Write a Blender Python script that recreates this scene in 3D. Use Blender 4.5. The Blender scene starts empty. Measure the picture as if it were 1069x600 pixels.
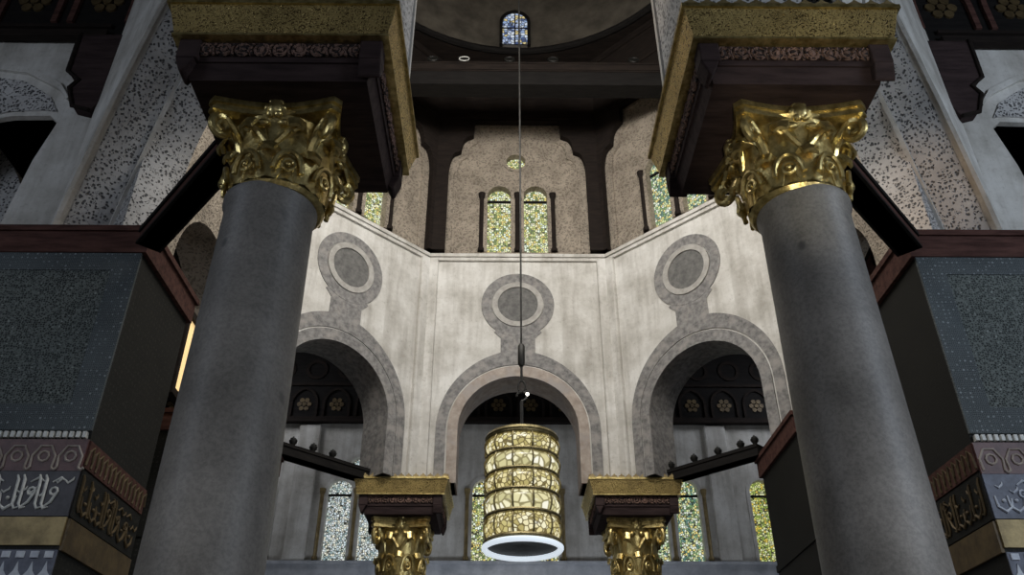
import bpy, bmesh, math, random
from mathutils import Vector, Matrix
from mathutils.geometry import tessellate_polygon
random.seed(7)
SC = bpy.context.scene
COL = SC.collection
PI = math.pi
R = math.radians

# ------------------------------------------------------------------ camera
cam = bpy.data.cameras.new('camera')
cam.sensor_width = 36.0
cam.lens = 870.0 / 1069.0 * 36.0
cam.clip_end = 200
co = bpy.data.objects.new('camera', cam)
COL.objects.link(co)
co.location = (-0.265, 0.0, 1.6)
co.rotation_euler = (R(90 + 32.2), 0, R(-0.53))
SC.camera = co
SC.view_settings.view_transform = 'Standard'
SC.view_settings.look = 'None'
SC.view_settings.gamma = 1.0
SC.view_settings.use_curve_mapping = False
SC.view_settings.exposure = 0.0

# ------------------------------------------------------------------ world and lamps
W = bpy.data.worlds.new('world')
SC.world = W
W.use_nodes = True
W.node_tree.nodes['Background'].inputs[0].default_value = (0.62, 0.72, 0.9, 1)
W.node_tree.nodes['Background'].inputs[1].default_value = 0.05


def area(name, loc, target, sx, sy, power, col, spread=180):
    l = bpy.data.lights.new(name, 'AREA')
    l.shape = 'RECTANGLE'
    l.size = sx
    l.size_y = sy
    l.energy = power
    l.color = col
    l.spread = R(spread)
    o = bpy.data.objects.new(name, l)
    COL.objects.link(o)
    o.location = loc
    o.rotation_euler = (Vector(target) - Vector(loc)).to_track_quat('-Z', 'Y').to_euler()
    return o


def spot(name, loc, target, power, col, ang, blend=0.6, rad=0.15):
    l = bpy.data.lights.new(name, 'SPOT')
    l.energy = power
    l.color = col
    l.spot_size = R(ang)
    l.spot_blend = blend
    l.shadow_soft_size = rad
    o = bpy.data.objects.new(name, l)
    COL.objects.link(o)
    o.location = loc
    o.rotation_euler = (Vector(target) - Vector(loc)).to_track_quat('-Z', 'Y').to_euler()
    return o


# added area lights, standing in for near drum window daylight on the far walls
area('drum_fill_near', (0.0, 6.4, 13.4), (0.0, 15.3, 9.6), 3.0, 1.8, 470, (1.0, 0.97, 0.915))
area('drum_fill_right', (3.2, 7.7, 13.4), (-3.6, 14.0, 9.5), 1.6, 1.8, 170, (1.0, 0.97, 0.92))
area('drum_fill_left', (-3.2, 7.7, 13.4), (3.6, 14.0, 9.5), 1.6, 1.8, 170, (1.0, 0.97, 0.92))
# added fill lights behind the camera for the near columns and piers
area('fill_behind_camera', (1.2, -5.0, 5.5), (0.4, 6.0, 4.8), 6.0, 4.0, 24, (1.0, 0.99, 0.97))
area('low_fill_left', (-5.0, -1.8, 2.0), (-2.3, 4.5, 1.7), 1.6, 1.6, 13, (1.0, 0.99, 0.96), 62)
area('low_fill_right', (5.6, -1.4, 2.0), (2.2, 4.5, 2.1), 1.6, 1.6, 32, (0.97, 0.985, 1.0), 66)
# cool daylight of the side windows of the near aisle
area('daylight_aisle_right', (8.6, 0.5, 6.6), (5.2, 7.6, 9.0), 2.4, 2.4, 280, (0.74, 0.85, 1.0))
area('daylight_aisle_left', (-8.6, 0.5, 6.6), (-5.2, 7.6, 9.0), 2.4, 2.4, 100, (0.76, 0.85, 1.0))
# added fill lights for the far aisle wall and its ledge
area('far_aisle_fill_left', (-7.5, 18.6, 11.5), (-4.0, 20.9, 8.4), 2.0, 1.2, 48, (0.9, 0.93, 1.0))
area('far_aisle_fill_low', (0.0, 17.4, 4.4), (0.0, 21.0, 6.7), 9.0, 0.8, 75, (0.82, 0.89, 1.0))
area('far_aisle_fill_right', (7.5, 18.6, 11.5), (4.0, 20.9, 8.4), 2.0, 1.2, 48, (0.85, 0.9, 1.0))
# warm spotlights that pick out the gilding
spot('capital_spotlight', (1.0, 1.2, 2.2), (2.1, 4.7, 6.0), 300, (1.0, 0.92, 0.70), 22)
spot('capital_spotlight_dim', (-0.6, 1.2, 2.2), (-2.1, 4.7, 6.0), 5, (1.0, 0.86, 0.62), 22)
spot('impost_spotlight', (-0.95, 5.2, 7.0), (1.25, 5.4, 8.9), 22, (1.0, 0.70, 0.42), 50, 0.8, 0.03)
spot('arch_spotlight', (3.45, 6.75, 7.15), (4.55, 7.75, 7.75), 26, (1.0, 0.66, 0.36), 60, 0.9, 0.02)


# ------------------------------------------------------------------ materials
def nodes(name):
    m = bpy.data.materials.new(name)
    m.use_nodes = True
    nt = m.node_tree
    b = nt.nodes['Principled BSDF']
    return m, nt, b


def coords(nt, scale=1.0):
    tc = nt.nodes.new('ShaderNodeTexCoord')
    mp = nt.nodes.new('ShaderNodeMapping')
    mp.inputs['Scale'].default_value = (scale,) * 3 if not isinstance(scale, tuple) else scale
    nt.links.new(tc.outputs['Object'], mp.inputs[0])
    return mp.outputs[0]


def noise(nt, vec, scale, detail=5, rough=0.6):
    n = nt.nodes.new('ShaderNodeTexNoise')
    n.inputs['Scale'].default_value = scale
    n.inputs['Detail'].default_value = detail
    n.inputs['Roughness'].default_value = rough
    nt.links.new(vec, n.inputs['Vector'])
    return n.outputs[0]


def voro(nt, vec, scale, feature='F1', out='Distance', rnd=1.0):
    n = nt.nodes.new('ShaderNodeTexVoronoi')
    n.feature = feature
    n.inputs['Scale'].default_value = scale
    n.inputs['Randomness'].default_value = rnd
    nt.links.new(vec, n.inputs['Vector'])
    return n.outputs[out]


def ramp(nt, fac, stops, interp='LINEAR'):
    r = nt.nodes.new('ShaderNodeValToRGB')
    r.color_ramp.interpolation = interp
    e = r.color_ramp.elements
    while len(e) < len(stops):
        e.new(0.5)
    for el, (p, c) in zip(e, stops):
        el.position = p
        el.color = (c[0], c[1], c[2], 1)
    nt.links.new(fac, r.inputs[0])
    return r.outputs[0]


def mixc(nt, fac, a, b, mode='MIX'):
    n = nt.nodes.new('ShaderNodeMix')
    n.data_type = 'RGBA'
    n.blend_type = mode
    for s, v in ((0, fac), (6, a), (7, b)):
        if isinstance(v, (int, float)):
            n.inputs[s].default_value = v
        elif isinstance(v, tuple):
            n.inputs[s].default_value = (v[0], v[1], v[2], 1)
        else:
            nt.links.new(v, n.inputs[s])
    return n.outputs[2]


def bump(nt, b, h, strength, dist=0.02):
    n = nt.nodes.new('ShaderNodeBump')
    n.inputs['Strength'].default_value = strength
    n.inputs['Distance'].default_value = dist
    nt.links.new(h, n.inputs['Height'])
    nt.links.new(n.outputs[0], b.inputs['Normal'])


def mottled(name, c1, c2, scale, rough=0.8, metal=0.0, c3=None, fine=40, bstr=0.2, bdist=0.01, lo=0.35, hi=0.65):
    m, nt, b = nodes(name)
    v = coords(nt)
    n1 = noise(nt, v, scale, 8, 0.62)
    col = ramp(nt, n1, [(lo, c1), (hi, c2)])
    if c3:
        n2 = noise(nt, v, scale * 0.35, 4, 0.6)
        f = ramp(nt, n2, [(0.5, (0, 0, 0)), (0.68, (1, 1, 1))])
        col = mixc(nt, f, col, c3)
    nt.links.new(col, b.inputs['Base Color'])
    b.inputs['Roughness'].default_value = rough
    b.inputs['Metallic'].default_value = metal
    bump(nt, b, noise(nt, v, fine, 4), bstr, bdist)
    return m


def carved(name, ridge, pit, scale, rough=0.85, metal=0.0, depth=0.03, strength=0.8, edge=0.09, warp=0.25):
    """relief carving: interlaced ridges with pits between them, their shade painted dark"""
    m, nt, b = nodes(name)
    v = coords(nt)
    nz = nt.nodes.new('ShaderNodeTexNoise')
    nz.inputs['Scale'].default_value = scale * 0.6
    nt.links.new(v, nz.inputs['Vector'])
    add = nt.nodes.new('ShaderNodeVectorMath')
    add.operation = 'MULTIPLY_ADD'
    nt.links.new(nz.outputs[1], add.inputs[0])
    add.inputs[1].default_value = (warp,) * 3
    nt.links.new(v, add.inputs[2])
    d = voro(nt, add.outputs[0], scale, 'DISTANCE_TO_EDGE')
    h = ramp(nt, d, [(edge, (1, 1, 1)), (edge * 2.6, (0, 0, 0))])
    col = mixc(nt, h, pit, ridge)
    n2 = noise(nt, v, 2.0, 6)
    col = mixc(nt, 0.5, col, ramp(nt, n2, [(0.36, (0.35, 0.34, 0.33)), (0.62, (1, 1, 1))]), 'MULTIPLY')
    nt.links.new(col, b.inputs['Base Color'])
    b.inputs['Roughness'].default_value = rough
    b.inputs['Metallic'].default_value = metal
    bump(nt, b, h, strength, depth)
    return m


def drilled(name, ridge, pit, scale):
    """stucco arabesque: pale interlace round small drilled holes, their shade painted dark"""
    m, nt, b = nodes(name)
    v = coords(nt)
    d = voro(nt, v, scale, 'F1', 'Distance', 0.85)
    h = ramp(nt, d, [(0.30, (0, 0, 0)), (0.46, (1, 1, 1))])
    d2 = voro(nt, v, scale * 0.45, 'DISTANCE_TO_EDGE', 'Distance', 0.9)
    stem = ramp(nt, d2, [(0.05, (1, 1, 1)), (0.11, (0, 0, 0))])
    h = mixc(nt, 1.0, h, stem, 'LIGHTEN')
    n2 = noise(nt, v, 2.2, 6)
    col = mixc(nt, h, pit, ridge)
    col = mixc(nt, 0.4, col, ramp(nt, n2, [(0.36, (0.45, 0.44, 0.43)), (0.62, (1, 1, 1))]), 'MULTIPLY')
    nt.links.new(col, b.inputs['Base Color'])
    b.inputs['Roughness'].default_value = 0.9
    bump(nt, b, h, 1.0, 0.03)
    return m


def stained(name, cols, scale, strength, lead=(0.02, 0.02, 0.015)):
    """glass pieces of many colours lit from outside, held in dark plaster tracery"""
    m, nt, b = nodes(name)
    v = coords(nt)
    d = voro(nt, v, scale, 'DISTANCE_TO_EDGE', 'Distance', 0.75)
    c = voro(nt, v, scale, 'F1', 'Color', 0.75)
    sep = nt.nodes.new('ShaderNodeSeparateColor')
    nt.links.new(c, sep.inputs[0])
    stops = [(i / len(cols), k) for i, k in enumerate(cols)]
    colr = ramp(nt, sep.outputs[0], stops, 'CONSTANT')
    g = ramp(nt, d, [(0.05, (0, 0, 0)), (0.14, (1, 1, 1))])
    col = mixc(nt, g, lead, colr)
    nt.links.new(col, b.inputs['Emission Color'])
    b.inputs['Emission Strength'].default_value = strength
    b.inputs['Base Color'].default_value = (0.05, 0.05, 0.04, 1)
    b.inputs['Roughness'].default_value = 0.25
    return m


def glow(name, col, strength):
    m, nt, b = nodes(name)
    b.inputs['Emission Color'].default_value = (*col, 1)
    b.inputs['Emission Strength'].default_value = strength
    b.inputs['Base Color'].default_value = (*col, 1)
    return m


def plaster_mat():
    m, nt, b = nodes('pale_plaster')
    v = coords(nt)
    n1 = noise(nt, v, 1.3, 9, 0.66)
    col = ramp(nt, n1, [(0.32, (0.42, 0.40, 0.36)), (0.48, (0.57, 0.55, 0.51)), (0.64, (0.70, 0.685, 0.65))])
    vs = coords(nt, (3.0, 3.0, 0.35))
    n2 = noise(nt, vs, 1.6, 6, 0.6)
    col = mixc(nt, 0.5, col, ramp(nt, n2, [(0.36, (0.55, 0.53, 0.50)), (0.56, (1, 1, 1))]), 'MULTIPLY')
    n3 = noise(nt, v, 14, 6, 0.7)
    col = mixc(nt, 0.5, col, ramp(nt, n3, [(0.30, (0.5, 0.48, 0.45)), (0.45, (1, 1, 1))]), 'MULTIPLY')
    nt.links.new(col, b.inputs['Base Color'])
    b.inputs['Roughness'].default_value = 0.9
    bump(nt, b, n3, 0.25, 0.02)
    return m


def granite_mat():
    m, nt, b = nodes('grey_granite')
    v = coords(nt)
    n1 = noise(nt, v, 1.1, 6, 0.6)
    col = ramp(nt, n1, [(0.34, (0.098, 0.093, 0.087)), (0.66, (0.235, 0.225, 0.213))])
    n2 = noise(nt, v, 38, 3, 0.7)
    col = mixc(nt, 0.45, col, ramp(nt, n2, [(0.36, (0.35, 0.35, 0.36)), (0.6, (1.0, 1.0, 1.0))]), 'MULTIPLY')
    n3 = noise(nt, v, 3.2, 2, 0.5)
    col = mixc(nt, ramp(nt, n3, [(0.68, (0, 0, 0)), (0.74, (0.8, 0.8, 0.8))]), col, (0.05, 0.05, 0.052))
    nt.links.new(col, b.inputs['Base Color'])
    b.inputs['Roughness'].default_value = 0.5
    bump(nt, b, n2, 0.12, 0.01)
    return m


def mosaic_mat(name, base, dots, scale):
    """dark marble inlay with a lattice of small pale stars"""
    m, nt, b = nodes(name)
    v = coords(nt)
    d = voro(nt, v, scale, 'F1', 'Distance', 0.25)
    f = ramp(nt, d, [(0.20, (1, 1, 1)), (0.30, (0, 0, 0))])
    d2 = voro(nt, v, scale * 2.7, 'DISTANCE_TO_EDGE', 'Distance', 0.5)
    f2 = ramp(nt, d2, [(0.05, (1, 1, 1)), (0.12, (0, 0, 0))])
    n = noise(nt, v, 2.2, 6)
    col = ramp(nt, n, [(0.3, tuple(x * 0.6 for x in base)), (0.7, tuple(x * 1.3 for x in base))])
    col = mixc(nt, f2, col, tuple(0.45 * x + 0.55 * y for x, y in zip(dots, base)))
    n2 = noise(nt, v, 30, 3)
    fm = nt.nodes.new('ShaderNodeMath')
    fm.operation = 'MULTIPLY'
    nt.links.new(f, fm.inputs[0])
    nt.links.new(ramp(nt, n2, [(0.42, (0, 0, 0)), (0.55, (1, 1, 1))]), fm.inputs[1])
    col = mixc(nt, fm.outputs[0], col, dots)
    nt.links.new(col, b.inputs['Base Color'])
    b.inputs['Roughness'].default_value = 0.7
    b.inputs['Specular IOR Level'].default_value = 0.25
    return m


def wood_mat(name, c1, c2, rough=0.85):
    m, nt, b = nodes(name)
    v = coords(nt, (1.0, 6.0, 6.0))
    b.inputs['Specular IOR Level'].default_value = 0.2
    n = noise(nt, v, 2.5, 8, 0.65)
    col = ramp(nt, n, [(0.35, c1), (0.65, c2)])
    nt.links.new(col, b.inputs['Base Color'])
    b.inputs['Roughness'].default_value = rough
    bump(nt, b, n, 0.2, 0.01)
    return m


M = {}
M['plaster'] = plaster_mat()
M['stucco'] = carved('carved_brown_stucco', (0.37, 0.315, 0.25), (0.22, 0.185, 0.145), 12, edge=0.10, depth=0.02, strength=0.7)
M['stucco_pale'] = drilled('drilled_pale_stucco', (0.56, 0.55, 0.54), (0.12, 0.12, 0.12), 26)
M['voussoir'] = mottled('grey_voussoir_stone', (0.12, 0.115, 0.112), (0.27, 0.26, 0.25), 12, c3=(0.30, 0.28, 0.26), bstr=0.5, fine=18)
M['voussoir_warm'] = mottled('pinkish_voussoir_stone', (0.27, 0.22, 0.185), (0.42, 0.36, 0.31), 7, c3=(0.32, 0.29, 0.27), bstr=0.4, fine=18)
M['pale_stone'] = mottled('pale_rim_stone', (0.30, 0.285, 0.26), (0.44, 0.42, 0.39), 8, bstr=0.3)
M['roundel'] = mottled('dark_roundel_stone', (0.09, 0.088, 0.085), (0.17, 0.165, 0.155), 8, bstr=0.3)
M['granite'] = granite_mat()
M['gold'] = carved('gilded_relief', (0.66, 0.49, 0.19), (0.15, 0.10, 0.035), 25, rough=0.38, metal=0.7, edge=0.12, depth=0.012, strength=0.9)
M['gold_smooth'] = mottled('gilding', (0.34, 0.25, 0.085), (0.80, 0.65, 0.29), 14, rough=0.28, metal=0.85, bstr=0.35, fine=16, bdist=0.02)
M['gold_dull'] = mottled('dull_gold', (0.17, 0.125, 0.055), (0.34, 0.26, 0.12), 6, rough=0.5, metal=0.4)
M['red_carved'] = carved('carved_red_brown_wood', (0.22, 0.13, 0.10), (0.02, 0.012, 0.012), 16, edge=0.1)
M['dark_wood'] = wood_mat('dark_wood', (0.008, 0.0055, 0.0045), (0.020, 0.014, 0.011))
M['red_wood'] = wood_mat('red_brown_wood', (0.045, 0.02, 0.016), (0.11, 0.052, 0.042))
M['black_wood'] = wood_mat('black_wood', (0.005, 0.0042, 0.004), (0.012, 0.0105, 0.0095))
M['purple_wood'] = wood_mat('dark_purple_wood', (0.024, 0.015, 0.015), (0.052, 0.034, 0.033))
M['iron'] = mottled('dark_iron', (0.015, 0.015, 0.014), (0.04, 0.038, 0.034), 9, rough=0.5, metal=0.6)
M['brass'] = mottled('aged_brass', (0.16, 0.13, 0.06), (0.34, 0.28, 0.14), 9, rough=0.4, metal=0.7)
M['mosaic'] = mosaic_mat('dark_marble_mosaic', (0.024, 0.030, 0.029), (0.30, 0.33, 0.31), 15)
M['mosaic_border'] = mosaic_mat('grey_mosaic_border', (0.055, 0.066, 0.07), (0.27, 0.30, 0.315), 20)
M['side_marble'] = mosaic_mat('black_marble_mosaic', (0.008, 0.008, 0.007), (0.026, 0.026, 0.022), 14)
M['gold_dark'] = mottled('darkened_gold', (0.06, 0.04, 0.018), (0.13, 0.09, 0.04), 6, rough=0.55, metal=0.3)
M['white_inlay'] = mottled('white_inlay', (0.5, 0.5, 0.47), (0.75, 0.75, 0.71), 12, rough=0.5)
M['lavender'] = mottled('bluish_inlay', (0.06, 0.068, 0.10), (0.13, 0.145, 0.20), 10, rough=0.5)
M['ink'] = mottled('near_black_inlay', (0.022, 0.020, 0.026), (0.05, 0.046, 0.055), 10, rough=0.5)
M['red_marble'] = mottled('dark_red_marble', (0.075, 0.030, 0.030), (0.15, 0.07, 0.065), 10, rough=0.5)
M['pale_inlay'] = mottled('pale_bluish_inlay', (0.40, 0.44, 0.52), (0.62, 0.66, 0.72), 10, rough=0.5)
M['marble_sill'] = mottled('pale_blue_grey_marble', (0.34, 0.36, 0.40), (0.55, 0.57, 0.61), 3, rough=0.4)
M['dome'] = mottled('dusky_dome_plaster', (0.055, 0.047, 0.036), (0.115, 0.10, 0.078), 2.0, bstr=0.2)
M['floor'] = mottled('floor_marble', (0.12, 0.11, 0.10), (0.2, 0.19, 0.18), 2, rough=0.4)
M['bulb'] = glow('lit_bulb', (1.0, 0.95, 0.85), 9.0)
M['tube_light'] = glow('white_light_ring', (0.74, 0.82, 0.9), 0.8)
M['amber_glow'] = glow('amber_patch_glow', (0.85, 0.60, 0.28), 0.9)
M['glass_warm'] = stained('stained_glass_warm', [(0.75, 0.8, 0.42), (0.9, 0.88, 0.6), (0.55, 0.6, 0.2), (0.85, 0.95, 0.8), (0.2, 0.28, 0.1), (0.8, 0.66, 0.2)], 19, 1.0)
M['glass_green'] = stained('stained_glass_green', [(0.65, 0.78, 0.5), (0.85, 0.92, 0.8), (0.2, 0.36, 0.16), (0.75, 0.82, 0.4), (0.12, 0.26, 0.22), (0.85, 0.72, 0.25)], 19, 0.95)
M['glass_cool'] = stained('stained_glass_cool', [(0.7, 0.82, 0.86), (0.88, 0.92, 0.85), (0.3, 0.42, 0.44), (0.62, 0.72, 0.66), (0.92, 0.9, 0.74), (0.85, 0.92, 0.95)], 19, 0.85)
M['glass_blue'] = stained('stained_glass_blue', [(0.3, 0.42, 0.68), (0.7, 0.78, 0.9), (0.06, 0.1, 0.25), (0.75, 0.62, 0.3), (0.45, 0.55, 0.8)], 11, 0.8)
M['glass_leaf'] = stained('stained_glass_leaf_green', [(0.55, 0.66, 0.16), (0.72, 0.78, 0.3), (0.3, 0.42, 0.08), (0.8, 0.84, 0.5), (0.8, 0.62, 0.1)], 19, 0.85)
M['lamp_glass_pale'] = stained('pale_lamp_glass', [(0.95, 0.9, 0.6), (0.8, 0.74, 0.42), (0.62, 0.58, 0.3), (1.0, 0.97, 0.8), (0.7, 0.64, 0.34)], 9, 0.95, (0.3, 0.26, 0.12))
M['lamp_glass'] = stained('lamp_glass', [(0.82, 0.72, 0.36), (0.95, 0.90, 0.62), (0.62, 0.54, 0.22), (0.9, 0.82, 0.5), (0.5, 0.42, 0.16)], 16, 0.95, (0.16, 0.12, 0.04))


# ------------------------------------------------------------------ mesh helpers
class B:
    """collects shapes, links them as ONE mesh object"""

    def __init__(self):
        self.bm = bmesh.new()

    def plate(self, outline, y0, y1, holes=()):
        polys = [list(outline)] + [list(h) for h in holes]
        flat = [p for pl in polys for p in pl]
        tris = tessellate_polygon([[Vector((p[0], p[1], 0)) for p in pl] for pl in polys])
        bm = self.bm
        f = [bm.verts.new((p[0], y0, p[1])) for p in flat]
        k = [bm.verts.new((p[0], y1, p[1])) for p in flat]
        for t in tris:
            for s in (f, k):
                try:
                    bm.faces.new([s[i] for i in t])
                except ValueError:
                    pass
        i0 = 0
        for pl in polys:
            n = len(pl)
            for i in range(n):
                a, b = i0 + i, i0 + (i + 1) % n
                bm.faces.new((f[a], f[b], k[b], k[a]))
            i0 += n
        return self

    def box(self, lo, hi):
        x0, y0, z0 = lo
        x1, y1, z1 = hi
        v = [self.bm.verts.new(p) for p in ((x0, y0, z0), (x1, y0, z0), (x1, y1, z0), (x0, y1, z0), (x0, y0, z1), (x1, y0, z1), (x1, y1, z1), (x0, y1, z1))]
        for f in ((0, 3, 2, 1), (4, 5, 6, 7), (0, 1, 5, 4), (1, 2, 6, 5), (2, 3, 7, 6), (3, 0, 4, 7)):
            self.bm.faces.new([v[i] for i in f])
        return self

    def frustum(self, h0, z0, h1, z1):
        """square block, half width h0 at z0 and h1 at z1"""
        v = [self.bm.verts.new((sx * h, sy * h, z)) for h, z in ((h0, z0), (h1, z1)) for sx, sy in ((-1, -1), (1, -1), (1, 1), (-1, 1))]
        for f in ((0, 3, 2, 1), (4, 5, 6, 7), (0, 1, 5, 4), (1, 2, 6, 5), (2, 3, 7, 6), (3, 0, 4, 7)):
            self.bm.faces.new([v[i] for i in f])
        return self

    def lathe(self, prof, n=48, cx=0, cy=0, a0=0, cap=True):
        rows = []
        for r, z in prof:
            rows.append([self.bm.verts.new((cx + r * math.cos(a0 + 2 * PI * i / n), cy + r * math.sin(a0 + 2 * PI * i / n), z)) for i in range(n)])
        for a, b in zip(rows, rows[1:]):
            for i in range(n):
                self.bm.faces.new((a[i], a[(i + 1) % n], b[(i + 1) % n], b[i]))
        if cap:
            self.bm.faces.new(rows[0][::-1])
            self.bm.faces.new(rows[-1])
        return self

    def tube(self, pts, r, n=8, closed=False):
        pts = [Vector(p) for p in pts]
        rows = []
        m = len(pts)
        prev = None
        for i, p in enumerate(pts):
            if closed:
                d = pts[(i + 1) % m] - pts[i - 1]
            else:
                d = pts[min(i + 1, m - 1)] - pts[max(i - 1, 0)]
            d.normalize()
            if prev is None:
                u = d.orthogonal().normalized()
            else:
                u = (prev - d * prev.dot(d))
                u = u.normalized() if u.length > 1e-6 else d.orthogonal().normalized()
            prev = u
            w = d.cross(u)
            rr = r[i] if isinstance(r, (list, tuple)) else r
            rows.append([self.bm.verts.new(p + (u * math.cos(2 * PI * j / n) + w * math.sin(2 * PI * j / n)) * rr) for j in range(n)])
        seq = list(zip(rows, rows[1:])) + ([(rows[-1], rows[0])] if closed else [])
        for a, b in seq:
            for j in range(n):
                self.bm.faces.new((a[j], a[(j + 1) % n], b[(j + 1) % n], b[j]))
        if not closed:
            self.bm.faces.new(rows[0][::-1])
            self.bm.faces.new(rows[-1])
        return self

    def ball(self, c, r, sx=1, sy=1, sz=1, u=14, v=8):
        ret = bmesh.ops.create_uvsphere(self.bm, u_segments=u, v_segments=v, radius=r)
        for x in ret['verts']:
            x.co = Vector((x.co.x * sx + c[0], x.co.y * sy + c[1], x.co.z * sz + c[2]))
        return self

    def move(self, mat):
        self.bm.transform(mat)
        return self

    def build(self, name, mat, parent=None, smooth=False, bevel=0.0):
        bm = self.bm
        bmesh.ops.recalc_face_normals(bm, faces=bm.faces)
        me = bpy.data.meshes.new(name)
        bm.to_mesh(me)
        bm.free()
        me.materials.append(M[mat] if isinstance(mat, str) else mat)
        if smooth:
            me.polygons.foreach_set('use_smooth', [True] * len(me.polygons))
            me.set_sharp_from_angle(angle=R(42))
        o = bpy.data.objects.new(name, me)
        COL.objects.link(o)
        if parent:
            o.parent = parent
        if bevel:
            md = o.modifiers.new('bevel', 'BEVEL')
            md.width = bevel
            md.segments = 2
            md.limit_method = 'ANGLE'
        return o


def tag(o, label=None, cat=None, group=None, kind=None):
    for k, v in (('label', label), ('category', cat), ('group', group), ('kind', kind)):
        if v:
            o[k] = v
    return o


def empty(name, loc=(0, 0, 0), rz=0.0):
    o = bpy.data.objects.new(name, None)
    COL.objects.link(o)
    o.location = loc
    o.rotation_euler = (0, 0, rz)
    o.empty_display_size = 0.2
    return o


def copy_tree(o, parent=None):
    c = o.copy()
    COL.objects.link(c)
    if parent:
        c.parent = parent
    for ch in list(o.children):
        copy_tree(ch, c)
    return c


def arch_pts(hw, base, spring, apex, n=14, x=0.0):
    """outline of a pointed arch opening, from bottom left over the apex to bottom right"""
    h = apex - spring
    out = [(x - hw, base)] if base < spring - 1e-6 else []
    if h >= hw:
        c = (h * h - hw * hw) / (2 * hw)
        rr = hw + c
        a_end = math.atan2(h, c)                     # angle at apex as seen from the far centre
        left = []
        for i in range(n + 1):
            a = a_end * i / n
            left.append((x + c - rr * math.cos(a), spring + rr * math.sin(a)))
    else:
        left = [(x - hw * math.cos(PI / 2 * i / n), spring + h * math.sin(PI / 2 * i / n)) for i in range(n + 1)]
    out += left
    out += [(2 * x - p[0], p[1]) for p in left[-2::-1]]
    if base < spring - 1e-6:
        out.append((x + hw, base))
    return out


def band(outer, inner):
    return list(outer) + list(inner)[::-1]


def circle(cx, cz, r, n=32, a0=0, a1=2 * PI, closed=True):
    m = n if closed else n + 1
    return [(cx + r * math.cos(a0 + (a1 - a0) * i / n), cz + r * math.sin(a0 + (a1 - a0) * i / n)) for i in range(m)]


def rect(x0, z0, x1, z1):
    return [(x0, z0), (x0, z1), (x1, z1), (x1, z0)]


# ================================================================== SETTING
CY = 10.55
AP = 5.25


def face_root(phi):
    return (AP * math.cos(phi), CY + AP * math.sin(phi), 0.0), phi - PI / 2


HS = 1.967       # half width of an inner face
WIN = [0]


def window(parent_loc, rz, yi, lights, oculus, z0, z1, hw, glass, frame_mat='stucco', depth=0.35, jamb='dark_wood'):
    """a window of arched lights and an oculus: frame, colonnettes, panes"""
    WIN[0] += 1
    root = empty('window_%d' % WIN[0], parent_loc, rz)
    root['kind'] = 'structure'
    for cx in lights:
        b = B()
        sp = z1 - hw
        b.plate(arch_pts(hw + 0.015, z0 - .01, sp, z1 + 0.02, 10, cx), yi + 0.16, yi + 0.19)
        b.build('pane', glass, root)
        b = B()
        b.plate(band(arch_pts(hw + 0.09, z0, sp, z1 + 0.10, 10, cx), arch_pts(hw, z0, sp, z1, 10, cx)), yi - 0.03, yi + 0.22)
        b.build('frame', frame_mat, root)
        # lintel bar across the springing, then tracery roundel
        b = B()
        b.box((cx - hw, yi + .12, sp - .10), (cx + hw, yi + .16, sp - .045))
        b.build('transom', 'black_wood', root)
    if oculus:
        ox, oz, orr = oculus
        B().plate(circle(ox, oz, orr + .01), yi + 0.16, yi + 0.19).build('pane', glass, root)
        B().plate(circle(ox, oz, orr + 0.07), yi - 0.02, yi + 0.22, [circle(ox, oz, orr)]).build('frame', frame_mat, root)
    if jamb:
        xs = sorted(lights)
        posts = [xs[0] - hw - 0.13, xs[-1] + hw + 0.13] + [0.5 * (a + c) for a, c in zip(xs, xs[1:])]
        for px in posts:
            b = B()
            b.lathe([(.075, z0), (.075, z0 + .08), (.05, z0 + .12), (.05, z1 - hw - .12), (.075, z1 - hw - .04), (.085, z1 - hw + .05)], 12, px, yi - 0.02)
            b.build('colonnette', jamb, root, True)
    return root


def win_holes(lights, oculus, z0, z1, hw):
    hs = [arch_pts(hw + 0.05, z0, z1 - hw, z1 + 0.06, 10, cx) for cx in lights]
    if oculus:
        hs.append(circle(oculus[0], oculus[1], oculus[2] + 0.05))
    return hs


def stepped_head(hw, z0):
    """stepped, many-lobed head of the wooden frame around each drum window"""
    def lobe(x0, zz0, x1, zz1, n=6):
        return [(x0 + (x1 - x0) * (1 - math.cos(PI / 2 * i / n)), zz0 + (zz1 - zz0) * math.sin(PI / 2 * i / n)) for i in range(1, n + 1)]
    k = hw / 1.57
    half = [(hw, z0), (hw, 14.35)]
    half += lobe(1.57 * k, 14.35, 1.40 * k, 14.95)
    half += [(1.30 * k, 15.0)]
    half += lobe(1.30 * k, 15.0, 1.10 * k, 15.45)
    half += [(1.02 * k, 15.5), (1.0 * k, 15.95)]
    return [(-x, z) for x, z in half] + half[::-1]


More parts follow.
